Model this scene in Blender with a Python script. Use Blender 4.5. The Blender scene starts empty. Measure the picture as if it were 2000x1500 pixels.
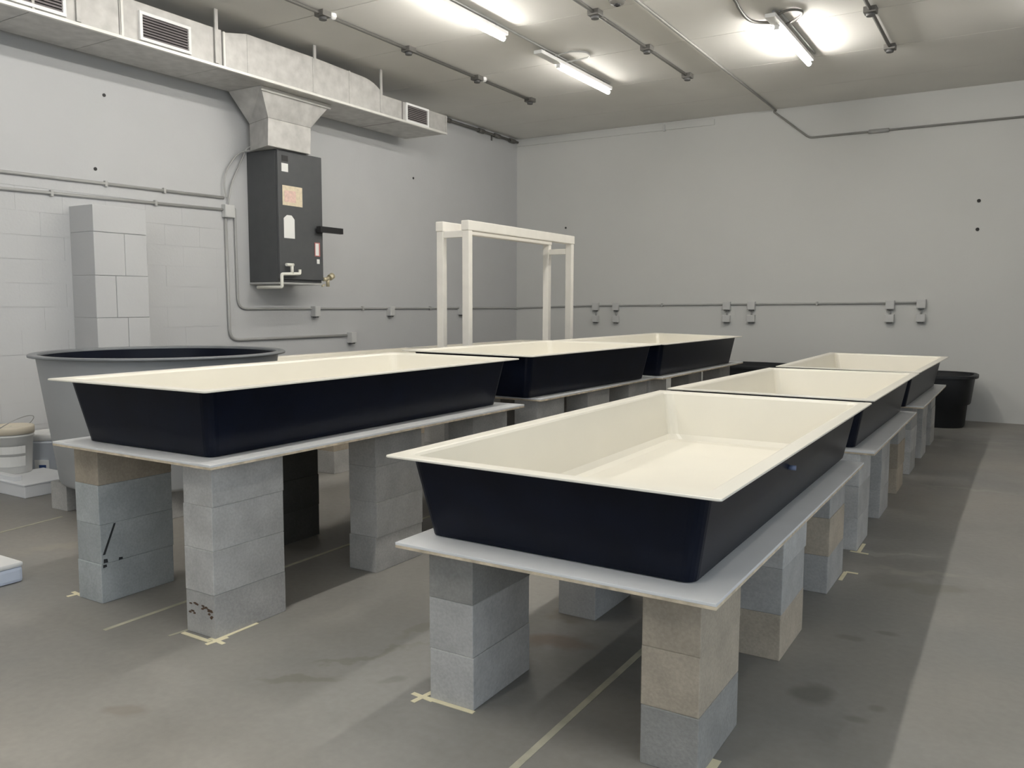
import bpy, bmesh, math, random
from mathutils import Vector, Matrix

random.seed(7)
S = bpy.context.scene
C = S.collection

# ------------------------------------------------------------------ camera
cd = bpy.data.cameras.new('camera')
cam = bpy.data.objects.new('camera', cd)
C.objects.link(cam)
S.camera = cam
YAW, PITCH, ROLL = -0.550182, 0.0947809, 0.0028644
cd.sensor_fit = 'HORIZONTAL'
cd.sensor_width = 36.0
cd.lens = 1629.422 / 2000 * 36.0
cd.clip_start = 0.05
cd.clip_end = 100
F = Vector((math.sin(YAW) * math.cos(PITCH), math.cos(YAW) * math.cos(PITCH), -math.sin(PITCH)))
R0 = Vector((math.cos(YAW), -math.sin(YAW), 0))
U0 = R0.cross(F)
R1 = math.cos(ROLL) * R0 + math.sin(ROLL) * U0
U1 = -math.sin(ROLL) * R0 + math.cos(ROLL) * U0
M = Matrix((R1, U1, -F)).transposed().to_4x4()
M.translation = Vector((0, 0, 1.42383))
cam.matrix_world = M

# ------------------------------------------------------------------ light and exposure
TUBE_STRENGTH = 88.0        # left row
TUBE_STRENGTH_RIGHT = 150.0  # right row
TUBE_STRENGTH_RIGHT_FAR = 135.0    # far-end tube of the right row, tuned for the back wall
TUBE_STRENGTH_FAR = 42.0     # far-end tube of the left row, dimmed to darken the corner
TUBE_STRENGTH_AISLE_FILL = 24.0   # unseen row over the right-hand aisle, added to brighten that side
SKY_STRENGTH = 2.1
w = bpy.data.worlds.new('world')
S.world = w
w.use_nodes = True
bg = w.node_tree.nodes['Background']
bg.inputs[0].default_value = (0.78, 0.89, 1.0, 1)
bg.inputs[1].default_value = SKY_STRENGTH
S.view_settings.view_transform = 'Standard'
S.view_settings.look = 'None'
S.view_settings.gamma = 1
S.view_settings.use_curve_mapping = False
S.view_settings.exposure = -0.12

# ------------------------------------------------------------------ materials
def new_mat(name):
    m = bpy.data.materials.new(name)
    m.use_nodes = True
    nt = m.node_tree
    return m, nt, nt.nodes['Principled BSDF']

def mat(name, col, rough=0.5, metal=0.0, noise=0.0, scale=8.0, bump=0.0, bscale=60.0, spec=0.5, per_object=0.0):
    """plain procedural surface: base colour with noise mottling, optional bump and per-object value shift"""
    m, nt, b = new_mat(name)
    b.inputs['Roughness'].default_value = rough
    b.inputs['Metallic'].default_value = metal
    b.inputs['Specular IOR Level'].default_value = spec
    N, L = nt.nodes, nt.links
    tc = N.new('ShaderNodeTexCoord')
    no = N.new('ShaderNodeTexNoise')
    no.inputs['Scale'].default_value = scale
    no.inputs['Detail'].default_value = 6
    L.new(tc.outputs['Object'], no.inputs['Vector'])
    mr = N.new('ShaderNodeMapRange')
    mr.inputs['From Min'].default_value = 0.3
    mr.inputs['From Max'].default_value = 0.7
    mr.inputs['To Min'].default_value = 1 - noise
    mr.inputs['To Max'].default_value = 1 + noise
    L.new(no.outputs['Fac'], mr.inputs['Value'])
    fac = mr.outputs['Result']
    if per_object:
        oi = N.new('ShaderNodeObjectInfo')
        m2 = N.new('ShaderNodeMapRange')
        m2.inputs['To Min'].default_value = 1 - per_object
        m2.inputs['To Max'].default_value = 1 + per_object
        L.new(oi.outputs['Random'], m2.inputs['Value'])
        mm = N.new('ShaderNodeMath'); mm.operation = 'MULTIPLY'
        L.new(fac, mm.inputs[0]); L.new(m2.outputs['Result'], mm.inputs[1])
        fac = mm.outputs['Value']
    vm = N.new('ShaderNodeVectorMath'); vm.operation = 'SCALE'
    vm.inputs[0].default_value = col
    L.new(fac, vm.inputs['Scale'])
    L.new(vm.outputs['Vector'], b.inputs['Base Color'])
    if bump:
        n2 = N.new('ShaderNodeTexNoise')
        n2.inputs['Scale'].default_value = bscale
        n2.inputs['Detail'].default_value = 4
        L.new(tc.outputs['Object'], n2.inputs['Vector'])
        bp = N.new('ShaderNodeBump')
        bp.inputs['Strength'].default_value = bump
        bp.inputs['Distance'].default_value = 0.004
        L.new(n2.outputs['Fac'], bp.inputs['Height'])
        L.new(bp.outputs['Normal'], b.inputs['Normal'])
    return m

def block_mat(name, col, per=0.10):
    """pressed concrete: mottled with pale and dark aggregate specks and a gritty bump"""
    m, nt, b = new_mat(name)
    N, L = nt.nodes, nt.links
    b.inputs['Roughness'].default_value = 0.92
    b.inputs['Specular IOR Level'].default_value = 0.2
    tc = N.new('ShaderNodeTexCoord')
    oi = N.new('ShaderNodeObjectInfo')
    off = N.new('ShaderNodeVectorMath'); off.operation = 'SCALE'
    off.inputs[0].default_value = (13.0, 7.0, 29.0)
    L.new(oi.outputs['Random'], off.inputs['Scale'])
    ad = N.new('ShaderNodeVectorMath'); ad.operation = 'ADD'
    L.new(tc.outputs['Object'], ad.inputs[0]); L.new(off.outputs['Vector'], ad.inputs[1])
    n1 = N.new('ShaderNodeTexNoise'); n1.inputs['Scale'].default_value = 7; n1.inputs['Detail'].default_value = 5
    n2 = N.new('ShaderNodeTexNoise'); n2.inputs['Scale'].default_value = 90; n2.inputs['Detail'].default_value = 3
    L.new(ad.outputs['Vector'], n1.inputs['Vector']); L.new(ad.outputs['Vector'], n2.inputs['Vector'])
    a = N.new('ShaderNodeMapRange'); a.inputs['From Min'].default_value = .3; a.inputs['From Max'].default_value = .7
    a.inputs['To Min'].default_value = .88; a.inputs['To Max'].default_value = 1.1
    c = N.new('ShaderNodeMapRange'); c.inputs['From Min'].default_value = .3; c.inputs['From Max'].default_value = .7
    c.inputs['To Min'].default_value = .91; c.inputs['To Max'].default_value = 1.08
    d = N.new('ShaderNodeMapRange'); d.inputs['To Min'].default_value = 1 - per; d.inputs['To Max'].default_value = 1 + per
    L.new(n1.outputs['Fac'], a.inputs['Value']); L.new(n2.outputs['Fac'], c.inputs['Value']); L.new(oi.outputs['Random'], d.inputs['Value'])
    m1 = N.new('ShaderNodeMath'); m1.operation = 'MULTIPLY'
    m2 = N.new('ShaderNodeMath'); m2.operation = 'MULTIPLY'
    L.new(a.outputs['Result'], m1.inputs[0]); L.new(c.outputs['Result'], m1.inputs[1])
    L.new(m1.outputs['Value'], m2.inputs[0]); L.new(d.outputs['Result'], m2.inputs[1])
    vm = N.new('ShaderNodeVectorMath'); vm.operation = 'SCALE'; vm.inputs[0].default_value = col
    L.new(m2.outputs['Value'], vm.inputs['Scale']); L.new(vm.outputs['Vector'], b.inputs['Base Color'])
    bp = N.new('ShaderNodeBump'); bp.inputs['Strength'].default_value = .35; bp.inputs['Distance'].default_value = .003
    L.new(n2.outputs['Fac'], bp.inputs['Height']); L.new(bp.outputs['Normal'], b.inputs['Normal'])
    return m

def floor_mat():
    """sealed grey slab: broad mottling, rust, oily patches and a dirt trail at fixed places"""
    m, nt, b = new_mat('floor_concrete')
    N, L = nt.nodes, nt.links
    tc = N.new('ShaderNodeTexCoord')
    P = tc.outputs['Object']
    def noise(s, det=5):
        n = N.new('ShaderNodeTexNoise'); n.inputs['Scale'].default_value = s; n.inputs['Detail'].default_value = det
        L.new(P, n.inputs['Vector']); return n
    def rng(sock, a, bb, c, d):
        r = N.new('ShaderNodeMapRange')
        for k, v in zip(('From Min', 'From Max', 'To Min', 'To Max'), (a, bb, c, d)): r.inputs[k].default_value = v
        L.new(sock, r.inputs['Value']); return r.outputs['Result']
    def mul(x, y):
        q = N.new('ShaderNodeMath'); q.operation = 'MULTIPLY'; L.new(x, q.inputs[0])
        if isinstance(y, float): q.inputs[1].default_value = y
        else: L.new(y, q.inputs[1])
        return q.outputs['Value']
    big, mid, fine = noise(.55), noise(3.2), noise(30)
    base = N.new('ShaderNodeMix'); base.data_type = 'RGBA'
    base.inputs[6].default_value = (.225, .222, .212, 1); base.inputs[7].default_value = (.285, .268, .240, 1)
    L.new(rng(big.outputs['Fac'], .35, .65, 0, 1), base.inputs[0])
    f = mul(rng(mid.outputs['Fac'], .3, .7, .92, 1.07), rng(fine.outputs['Fac'], .3, .7, .95, 1.05))
    sc = N.new('ShaderNodeVectorMath'); sc.operation = 'SCALE'
    L.new(base.outputs[2], sc.inputs[0]); L.new(f, sc.inputs['Scale'])
    col = sc.outputs['Vector']
    wob = noise(5.0, 6)
    wsub = N.new('ShaderNodeVectorMath'); wsub.operation = 'SUBTRACT'; wsub.inputs[1].default_value = (.5, .5, .5)
    L.new(wob.outputs['Color'], wsub.inputs[0])
    # floor slightly paler in front of the trays, slightly darker beyond
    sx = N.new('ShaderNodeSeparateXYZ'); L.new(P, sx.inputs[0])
    depth_tone = N.new('ShaderNodeVectorMath'); depth_tone.operation = 'SCALE'
    L.new(col, depth_tone.inputs[0]); L.new(rng(sx.outputs['Y'], 1.97, 2.05, 1.03, .93), depth_tone.inputs['Scale'])
    col = depth_tone.outputs['Vector']
    def blot(cx, cy, rx, ry, ang, colour, amount, wobble=.5, soft=.55):
        nonlocal col
        ws = N.new('ShaderNodeVectorMath'); ws.operation = 'SCALE'; ws.inputs['Scale'].default_value = wobble * max(rx, ry) * 2
        L.new(wsub.outputs['Vector'], ws.inputs[0])
        ad = N.new('ShaderNodeVectorMath'); ad.operation = 'ADD'; L.new(P, ad.inputs[0]); L.new(ws.outputs['Vector'], ad.inputs[1])
        mp = N.new('ShaderNodeMapping'); mp.vector_type = 'TEXTURE'
        mp.inputs['Location'].default_value = (cx, cy, 0); mp.inputs['Rotation'].default_value = (0, 0, ang)
        mp.inputs['Scale'].default_value = (rx, ry, 1)
        L.new(ad.outputs['Vector'], mp.inputs['Vector'])
        fl = N.new('ShaderNodeVectorMath'); fl.operation = 'MULTIPLY'; fl.inputs[1].default_value = (1, 1, 0)
        L.new(mp.outputs['Vector'], fl.inputs[0])
        ln = N.new('ShaderNodeVectorMath'); ln.operation = 'LENGTH'; L.new(fl.outputs['Vector'], ln.inputs[0])
        k = rng(ln.outputs['Value'], soft, 1.1, amount, 0.0)
        mx = N.new('ShaderNodeMix'); mx.data_type = 'RGBA'; mx.inputs[7].default_value = (*colour, 1)
        L.new(k, mx.inputs[0]); L.new(col, mx.inputs[6]); col = mx.outputs[2]
    dk = (.10, .098, .085)
    blot(-1.62, 3.02, .16, .09, .3, (.16, .085, .05), .55, .7)        # rust
    blot(-1.42, 3.0, .30, .30, .4, dk, .35, .8)                       # damp patch beside it
    blot(-1.72, 3.30, .16, .08, 0, (.12, .09, .06), .4, .8)
    blot(-.60, 3.10, .085, .10, .2, dk, .6, .6)                       # oily spots in the aisle
    blot(-.43, 2.98, .05, .03, .2, dk, .4, .8)
    blot(-.37, 3.10, .035, .03, .2, dk, .35, .8)
    blot(-.58, 3.72, .06, .03, .1, dk, .4, .8)
    blot(-.44, 3.86, .06, .03, .1, dk, .4, .8)
    blot(-.35, 4.60, .22, .10, .5, (.15, .145, .12), .55, .8)
    blot(-.42, 4.85, .28, .05, .2, (.33, .31, .27), .4, .8)
    blot(-.55, 4.65, .14, .12, .9, dk, .3, .6)
    blot(-2.28, 2.20, .22, .035, .55, (.15, .145, .12), .55, .9)      # dirt trail
    blot(-2.20, 2.52, .25, .03, 1.0, (.15, .145, .12), .5, .9)
    blot(-2.20, 2.82, .20, .035, 1.25, (.15, .145, .12), .45, .9)
    blot(-1.98, 2.38, .06, .03, .8, dk, .35, .9)
    blot(-2.63, 1.70, .10, .05, .3, (.18, .15, .12), .4, .9)
    blot(-4.75, 2.72, .28, .10, .9, (.33, .30, .24), .35, .9)         # pale scuffs by the left row
    blot(-.62, 5.15, .30, .04, .1, (.34, .33, .30), .4, .7)
    blot(-.45, 7.35, .45, .05, .1, (.34, .33, .30), .4, .7)
    blot(-.45, 9.9, .5, .07, .1, (.34, .33, .30), .4, .7)
    L.new(col, b.inputs['Base Color'])
    L.new(rng(mid.outputs['Fac'], .3, .7, .38, .55), b.inputs['Roughness'])
    b.inputs['Specular IOR Level'].default_value = .35
    bp = N.new('ShaderNodeBump'); bp.inputs['Strength'].default_value = .12; bp.inputs['Distance'].default_value = .004
    L.new(fine.outputs['Fac'], bp.inputs['Height']); L.new(bp.outputs['Normal'], b.inputs['Normal'])
    return m

def emit_mat(name, col, strength):
    m, nt, b = new_mat(name)
    b.inputs['Base Color'].default_value = (.9, .9, .9, 1)
    b.inputs['Emission Color'].default_value = (*col, 1)
    b.inputs['Emission Strength'].default_value = strength
    return m

MT = dict(
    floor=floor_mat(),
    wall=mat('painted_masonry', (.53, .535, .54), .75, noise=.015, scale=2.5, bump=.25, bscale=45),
    wall_back=mat('back_wall_lightened', (.66, .66, .64), .75, noise=.012, scale=1.5, bump=.2, bscale=45),  # side walls' paint lightened to make up for light missing on the back wall
    ceiling=mat('painted_concrete_ceiling', (.74, .725, .69), .85, noise=.04, scale=1.2, bump=.2, bscale=30),
    navy=mat('navy_black_gelcoat', (.0035, .0055, .013), .32, noise=.25, scale=5, bump=.05, bscale=8, spec=.16),
    cream=mat('cream_gelcoat', (.82, .785, .69), .28, noise=.02, scale=3),
    board_white=mat('white_board_paint', (.74, .745, .75), .35, noise=.03, scale=6),
    ply=mat('plywood_edge', (.60, .51, .38), .7, noise=.25, scale=22),
    galv=mat('galvanised_sheet', (.50, .49, .47), .45, .35, noise=.14, scale=9, bump=.15, bscale=14),
    galv_bright=mat('duct_flange_metal', (.74, .73, .69), .4, .35, noise=.05),
    white=mat('white_plastic', (.80, .80, .79), .45, noise=.02),
    vent_dark=mat('vent_blade', (.26, .235, .235), .5, .2, noise=.08),
    vent_deep=mat('vent_throat', (.03, .028, .028), .9),
    charcoal=mat('charcoal_powder_coat', (.070, .073, .077), .5, noise=.06, scale=10, bump=.05),
    black=mat('black_plastic', (.012, .012, .013), .4, noise=.1),
    tub=mat('black_tub_plastic', (.010, .0115, .014), .5, noise=.15),
    conduit=mat('painted_conduit', (.42, .42, .41), .5, .15, noise=.04),
    conduit_mid=mat('grey_pipe', (.27, .265, .25), .5, .2, noise=.05),
    conduit_dark=mat('dark_conduit', (.15, .145, .135), .5, .3, noise=.06),
    box=mat('outlet_box_grey', (.60, .60, .59), .5, noise=.03),
    box_dark=mat('outlet_face_dark', (.10, .10, .10), .6),
    frame=mat('white_lumber_paint', (.83, .80, .74), .5, noise=.03),
    tank=mat('grey_tank_shell', (.42, .435, .445), .45, noise=.04, scale=3),
    tank_rim=mat('dark_tank_rim', (.17, .18, .19), .4, noise=.06),
    tape=mat('masking_tape', (.74, .68, .48), .7, noise=.06, scale=20),
    tape_dirty=mat('worn_floor_tape', (.43, .41, .32), .75, noise=.12, scale=15),
    pail=mat('pail_plastic', (.74, .74, .72), .45, noise=.03),
    pail_cool=mat('pail_plastic_cool', (.72, .76, .82), .45, noise=.03),
    pail_lid=mat('pail_lid_cream', (.78, .70, .56), .45, noise=.03),
    label_grey=mat('paper_label_grey', (.55, .55, .53), .6),
    label_blue=mat('blue_print', (.03, .07, .22), .5),
    wire=mat('steel_wire', (.45, .45, .45), .4, .8),
    foam=mat('white_foam', (.80, .81, .83), .7, noise=.02),
    foam_blue=mat('pale_blue_plastic', (.66, .72, .84), .5, noise=.02),
    paper=mat('white_paper', (.82, .82, .80), .7),
    tan_print=mat('tan_paper', (.72, .62, .46), .7, noise=.1, scale=30),
    pink_print=mat('pink_print', (.74, .53, .46), .7, noise=.12, scale=40),
    red_print=mat('red_label', (.45, .16, .15), .6),
    pvc=mat('white_pvc', (.80, .79, .72), .4),
    brass=mat('pale_brass', (.62, .56, .40), .4, .5),
    hole=mat('dark_hole', (.05, .05, .05), .9),
    grime=mat('rust_grime', (.11, .07, .045), .9, noise=.3, scale=40),
    crack=mat('crack_black', (.03, .032, .034), .95),
    spot=mat('blue_grey_spot', (.16, .20, .32), .35),
    blk_grey=block_mat('block_grey', (.43, .425, .41)),
    blk_light=block_mat('block_light', (.50, .495, .48), .06),
    blk_tan=block_mat('block_tan', (.43, .375, .30), .08),
    blk_mint=block_mat('block_painted', (.43, .455, .455), .05),
    blk_char=block_mat('block_charcoal', (.085, .083, .075), .08),
    blk_dark=block_mat('block_dark', (.30, .295, .28), .08),
    tube=emit_mat('lit_tube', (1.0, .965, .90), TUBE_STRENGTH),
    tube_far=emit_mat('lit_tube_far', (1.0, .965, .90), TUBE_STRENGTH_FAR),
    tube_aisle_fill=emit_mat('lit_tube_aisle_fill', (1.0, .965, .90), TUBE_STRENGTH_AISLE_FILL),
    tube_right_far=emit_mat('lit_tube_right_far', (1.0, .965, .90), TUBE_STRENGTH_RIGHT_FAR),
    tube_right=emit_mat('lit_tube_right', (1.0, .965, .90), TUBE_STRENGTH_RIGHT),
)

# ------------------------------------------------------------------ mesh helpers
class MB:
    def __init__(s): s.bm = bmesh.new()
    def box(s, x0, x1, y0, y1, z0, z1, bevel=0.0):
        bm = s.bm
        v = [bm.verts.new((x, y, z)) for z in (z0, z1) for y in (y0, y1) for x in (x0, x1)]
        fs = [bm.faces.new([v[i] for i in f]) for f in
              ((0, 2, 3, 1), (4, 5, 7, 6), (0, 1, 5, 4), (2, 6, 7, 3), (0, 4, 6, 2), (1, 3, 7, 5))]
        if bevel:
            es = {e for f in fs for e in f.edges}
            bmesh.ops.bevel(bm, geom=list(es), offset=bevel, segments=2, affect='EDGES', profile=.6)
        return s
    def hexa(s, p):
        """box from 8 corner points in the order of box()"""
        v = [s.bm.verts.new(q) for q in p]
        for f in ((0, 2, 3, 1), (4, 5, 7, 6), (0, 1, 5, 4), (2, 6, 7, 3), (0, 4, 6, 2), (1, 3, 7, 5)):
            s.bm.faces.new([v[i] for i in f])
        return s
    def tube(s, pts, r, n=10, cap=True):
        pts = [Vector(p) for p in pts]
        bm = s.bm
        rings = []
        t0 = (pts[1] - pts[0]).normalized()
        up = Vector((0, 0, 1)) if abs(t0.z) < .9 else Vector((1, 0, 0))
        a = t0.cross(up).normalized()
        for i, p in enumerate(pts):
            t = ((pts[min(i + 1, len(pts) - 1)] - pts[max(i - 1, 0)])).normalized()
            a = (a - t * a.dot(t)).normalized()
            b = t.cross(a)
            rr = r[i] if isinstance(r, (list, tuple)) else r
            rings.append([bm.verts.new(p + rr * (math.cos(2 * math.pi * k / n) * a + math.sin(2 * math.pi * k / n) * b)) for k in range(n)])
        for q, w2 in zip(rings, rings[1:]):
            for k in range(n):
                f = bm.faces.new((q[k], q[(k + 1) % n], w2[(k + 1) % n], w2[k])); f.smooth = True
        if cap:
            bm.faces.new(list(reversed(rings[0]))); bm.faces.new(rings[-1])
        return s
    def lathe(s, prof, n=48, cx=0, cy=0, sx=1, sy=1, power=1.0, close=False):
        """profile of (radius, z) turned round the z axis; power < 1 squares the outline"""
        bm = s.bm
        rings = []
        for r, z in prof:
            ring = []
            for k in range(n):
                c, d = math.cos(2 * math.pi * k / n), math.sin(2 * math.pi * k / n)
                if power != 1.0:
                    c = math.copysign(abs(c) ** power, c); d = math.copysign(abs(d) ** power, d)
                ring.append(bm.verts.new((cx + r * sx * c if not callable(sx) else 0, cy + r * sy * d, z)))
            rings.append(ring)
        for q, w2 in zip(rings, rings[1:]):
            for k in range(n):
                f = bm.faces.new((q[k], q[(k + 1) % n], w2[(k + 1) % n], w2[k])); f.smooth = True
        if close:
            bm.faces.new(list(reversed(rings[0]))); bm.faces.new(rings[-1])
        return s
    def loops(s, loops_, cap0=False, cap1=False, smooth=False):
        rings = [[s.bm.verts.new(p) for p in l] for l in loops_]
        n = len(rings[0])
        for q, w2 in zip(rings, rings[1:]):
            for k in range(n):
                f = s.bm.faces.new((q[k], q[(k + 1) % n], w2[(k + 1) % n], w2[k])); f.smooth = smooth
        if cap0: s.bm.faces.new(list(reversed(rings[0])))
        if cap1: s.bm.faces.new(rings[-1])
        return s
    def mesh(s, name, m):
        bmesh.ops.recalc_face_normals(s.bm, faces=s.bm.faces[:])
        me = bpy.data.meshes.new(name)
        s.bm.to_mesh(me); s.bm.free()
        me.materials.append(MT[m] if isinstance(m, str) else m)
        return me
    def build(s, name, m, parent=None, loc=None, kind=None):
        return link(name, s.mesh(name, m), parent, loc, kind)

def link(name, me, parent=None, loc=None, kind=None):
    o = bpy.data.objects.new(name, me)
    C.objects.link(o)
    if parent is not None: o.parent = parent
    if loc is not None: o.location = loc
    if kind: o['kind'] = kind
    return o

def tag(o, label, cat, group=None):
    o['label'] = label; o['category'] = cat
    if group: o['group'] = group
    return o

def thing(name, label, cat, loc=(0, 0, 0), group=None):
    o = bpy.data.objects.new(name, None)
    C.objects.link(o); o.location = loc; o.empty_display_size = .1
    return tag(o, label, cat, group)

def arc_path(pts, rad, seg=6):
    """polyline with rounded corners"""
    pts = [Vector(p) for p in pts]
    out = [pts[0]]
    for a, b, c in zip(pts, pts[1:], pts[2:]):
        r = min(rad, (a - b).length * .45, (c - b).length * .45)
        p0 = b + (a - b).normalized() * r; p1 = b + (c - b).normalized() * r
        for k in range(seg + 1):
            t = k / seg
            out.append(p0 * (1 - t) ** 2 + b * 2 * t * (1 - t) + p1 * t * t)
    out.append(pts[-1])
    return out

def spline(pts, seg=6):
    pts = [Vector(p) for p in pts]
    q = [pts[0]] + pts + [pts[-1]]
    out = []
    for i in range(1, len(q) - 2):
        for k in range(seg):
            t = k / seg
            p0, p1, p2, p3 = q[i - 1:i + 3]
            out.append(.5 * ((2 * p1) + (-p0 + p2) * t + (2 * p0 - 5 * p1 + 4 * p2 - p3) * t * t + (-p0 + 3 * p1 - 3 * p2 + p3) * t ** 3))
    out.append(pts[-1])
    return out

# ------------------------------------------------------------------ room shell
XL, XR, YB, YF, ZC = -7.13, 3.2, 11.76, -3.6, 4.07
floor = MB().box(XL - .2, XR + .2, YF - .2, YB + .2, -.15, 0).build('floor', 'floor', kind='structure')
ceil = MB().box(XL - .2, XR + .2, YF - .2, YB + .2, ZC + .012, ZC + .2).build('ceiling', 'ceiling', kind='structure')
# precast planks spanning the room, joints left open
edges = [YF] + [5.835 + 1.235 * k for k in range(-7, 5)] + [YB]
plank = None
for a, b in zip(edges, edges[1:]):
    MB().box(XL, XR, a + .004, b - .004, ZC + random.uniform(-.001, .001), ZC + .02).build('plank', 'ceiling', ceil)
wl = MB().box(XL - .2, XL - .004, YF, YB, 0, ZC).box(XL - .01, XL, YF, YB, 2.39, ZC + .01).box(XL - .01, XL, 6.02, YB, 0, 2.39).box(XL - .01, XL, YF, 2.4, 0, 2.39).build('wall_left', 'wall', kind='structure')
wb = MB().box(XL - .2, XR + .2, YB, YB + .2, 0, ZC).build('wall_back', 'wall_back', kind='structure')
wr = MB().box(XR, XR + .2, YF, -2.2, 0, ZC).box(XR, XR + .2, 3.2, YB, 0, ZC).box(XR, XR + .2, -2.2, 3.2, 3.2, ZC).build('wall_right', 'wall', kind='structure')
# front wall opening and right wall doorway, both unseen, shaped to admit sky light
wf = MB()
wf.box(XL, -2.6, YF - .2, YF, 0, ZC).box(2.4, XR, YF - .2, YF, 0, ZC).box(-2.6, 2.4, YF - .2, YF, 3.4, ZC).box(-2.6, 2.4, YF - .2, YF, 0, 1.7)
wf.build('wall_front', 'wall', kind='structure')
# painted block facing low on the left wall (joints nearly filled with paint)
for r in range(12):
    off = .2 if r % 2 else 0.
    y = 2.4
    while y < 6.02 - .01:
        y1 = min(6.02, (y + .4 if not (y == 2.4 and off) else y + .2))
        g = random.choice((.0002, .0002, .0006))
        gz = random.choice((.0006, .0015, .0026))
        MB().box(XL - .008, XL + random.uniform(-.0008, .0006), y + g, y1 - g, r * .199 + .0004, (r + 1) * .199 - gz).build('block', 'wall', wl)
        y = y1
# pilaster of big painted blocks
pz = [0, .14, .52, .92, 1.30, 1.665, 2.035, 2.265]
for i, (a, b) in enumerate(zip(pz, pz[1:])):
    ym = (4.55, 4.55, 4.46, 4.55, 4.45, 4.545, None)[i]
    segs = [(4.255, 4.765)] if ym is None else [(4.255, ym), (ym, 4.765)]
    for (q0, q1) in segs:
        g = .0022
        MB().box(XL - .002, -6.79 + random.uniform(-.003, .002), q0 + g, q1 - g, a + (g if a else 0), b - g, .004).build('block', 'wall', wl)
MB().box(XL - .002, -6.80, 4.262, 4.758, 0, 2.255).build('pilaster_core', 'wall', wl)
# anchor holes and stubs left in the walls
def wall_hole(p, axis, parent, r=.018):
    p = Vector(p)
    d = Vector((.006, 0, 0)) if axis == 'x' else Vector((0, -.006, 0))
    MB().tube([p - d, p + d], r, 8).build('anchor', 'hole', parent)
for p in ((XL, 4.628, 3.279), (XL, 4.515, 2.617), (XL, 9.063, 3.117)): wall_hole(p, 'x', wl, .016)
for p in ((-.557, YB, 2.699), (-.556, YB, 2.355)): wall_hole(p, 'y', wb, .022)
wall_hole((-6.23, YB, 2.628), 'y', wb, .016)
MB().box(XL, -3.875, YB - .02, YB + .01, 3.955, 4.035, .004).build('trim_1', 'wall_back', kind='structure')
hk = MB().box(-4.63, -4.60, YB - .05, YB, 3.94, 4.03, .004).build('wall_bracket', 'box')
tag(hk, 'small pale bracket high on the back wall just under the ceiling', 'bracket')

# ------------------------------------------------------------------ light fixtures (lit tubes)
def strip_light(x, y0, y1, z, label, housing=None):
    t = thing('strip_light', label, 'ceiling light', (x, (y0 + y1) / 2, z), 'strip lights on the ceiling')
    h0 = (housing if housing is not None else y0) - (y0 + y1) / 2
    a, b = y0 - (y0 + y1) / 2, y1 - (y0 + y1) / 2
    MB().box(-.048, .048, h0, b + .012, .026, .062, .006).build('housing', 'white', t)
    MB().tube([(0, a, 0), (0, b, 0)], .024, 12).build('tube', ('tube_far' if y0 > 8 else 'tube') if x < -3 else 'tube_aisle_fill' if x > 0 else 'tube_right_far' if y0 > 8 else 'tube_right', t)
    for e in (a, b - .02):
        MB().box(-.022, .022, e - .012, e + .03, -.016, .03, .004).build('lamp_holder', 'white', t)
    for e in (h0 + .12, b - .12):
        MB().box(-.012, .012, e - .012, e + .012, .06, ZC - z + .004).build('hanger', 'conduit', t)
    return t
ZL = 3.955
strip_light(-4.39, 8.09, 9.34, ZL, 'lit strip light on the far end of the left ceiling row', 7.64)
strip_light(-4.39, 5.74, 6.985, ZL, 'longest looking lit strip light at the top edge, left ceiling row')
strip_light(-2.08, 8.02, 9.346, ZL, 'lit strip light at right with black cables at its near end', 7.77)
for (x, y, nm, od) in ((-4.39, 3.39, 'left', 'third'), (-4.39, 1.04, 'left', 'second'), (-4.39, -1.31, 'left', 'first'), (-2.08, 5.65, 'right', 'fourth'),
                       (-2.08, 3.30, 'right', 'third'), (-2.08, .95, 'right', 'second'), (-2.08, -1.4, 'right', 'first'),
                       (.25, .95, 'aisle', 'first'), (.25, 3.3, 'aisle', 'second'), (.25, 5.65, 'aisle', 'third'), (.25, 8.0, 'aisle', 'fourth')):  # aisle row is unseen, added as fill for the right side
    strip_light(x, y, y + 1.25, ZL, f'lit strip light outside the picture, {od} in the {nm} ceiling row')

# ------------------------------------------------------------------ cinder blocks
BL, BW, BH = .395, .188, .19
def block_mesh(m):
    bm = MB()
    hx, hy = BW / 2, BL / 2
    # shell with two tapered cores running top to bottom
    bm.box(-hx, hx, -hy, hy, 0, BH, .0035)
    me_bm = bm.bm
    def core(y0, y1):
        t = .031
        top = [(-hx + t, y0, BH), (hx - t, y0, BH), (hx - t, y1, BH), (-hx + t, y1, BH)]
        return top
    # cut the cores: remove top and bottom caps and rebuild them as webs
    caps = [f for f in me_bm.faces if abs(f.normal.z) > .99 and f.calc_area() > .03]
    me_bm.faces.ensure_lookup_table()
    rims = [[v.co.copy() for v in f.verts] for f in caps]
    bmesh.ops.delete(me_bm, geom=caps, context='FACES_ONLY')
    c0 = (-hy + .032, -.015); c1 = (.015, hy - .032)
    t = .031
    ix0, ix1 = -hx + t, hx - t
    e = .0035
    for z in (0, BH):
        ox0, ox1, oy0, oy1 = -hx + e, hx - e, -hy + e, hy - e
        xs = [ox0, ix0, ix1, ox1]; ys = [oy0, c0[0], c0[1], c1[0], c1[1], oy1]
        g = [[me_bm.verts.new((x, y, z)) for x in xs] for y in ys]
        for j in range(5):
            for i in range(3):
                if i == 1 and j in (1, 3): continue
                me_bm.faces.new((g[j][i], g[j][i + 1], g[j + 1][i + 1], g[j + 1][i]))
    for (a, b) in (c0, c1):
        bm.loops([[(ix0, a, z), (ix1, a, z), (ix1, b, z), (ix0, b, z)] for z in (0, BH)])
    bmesh.ops.remove_doubles(me_bm, verts=me_bm.verts[:], dist=.0006)
    return bm.mesh('concrete_block', m)
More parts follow.
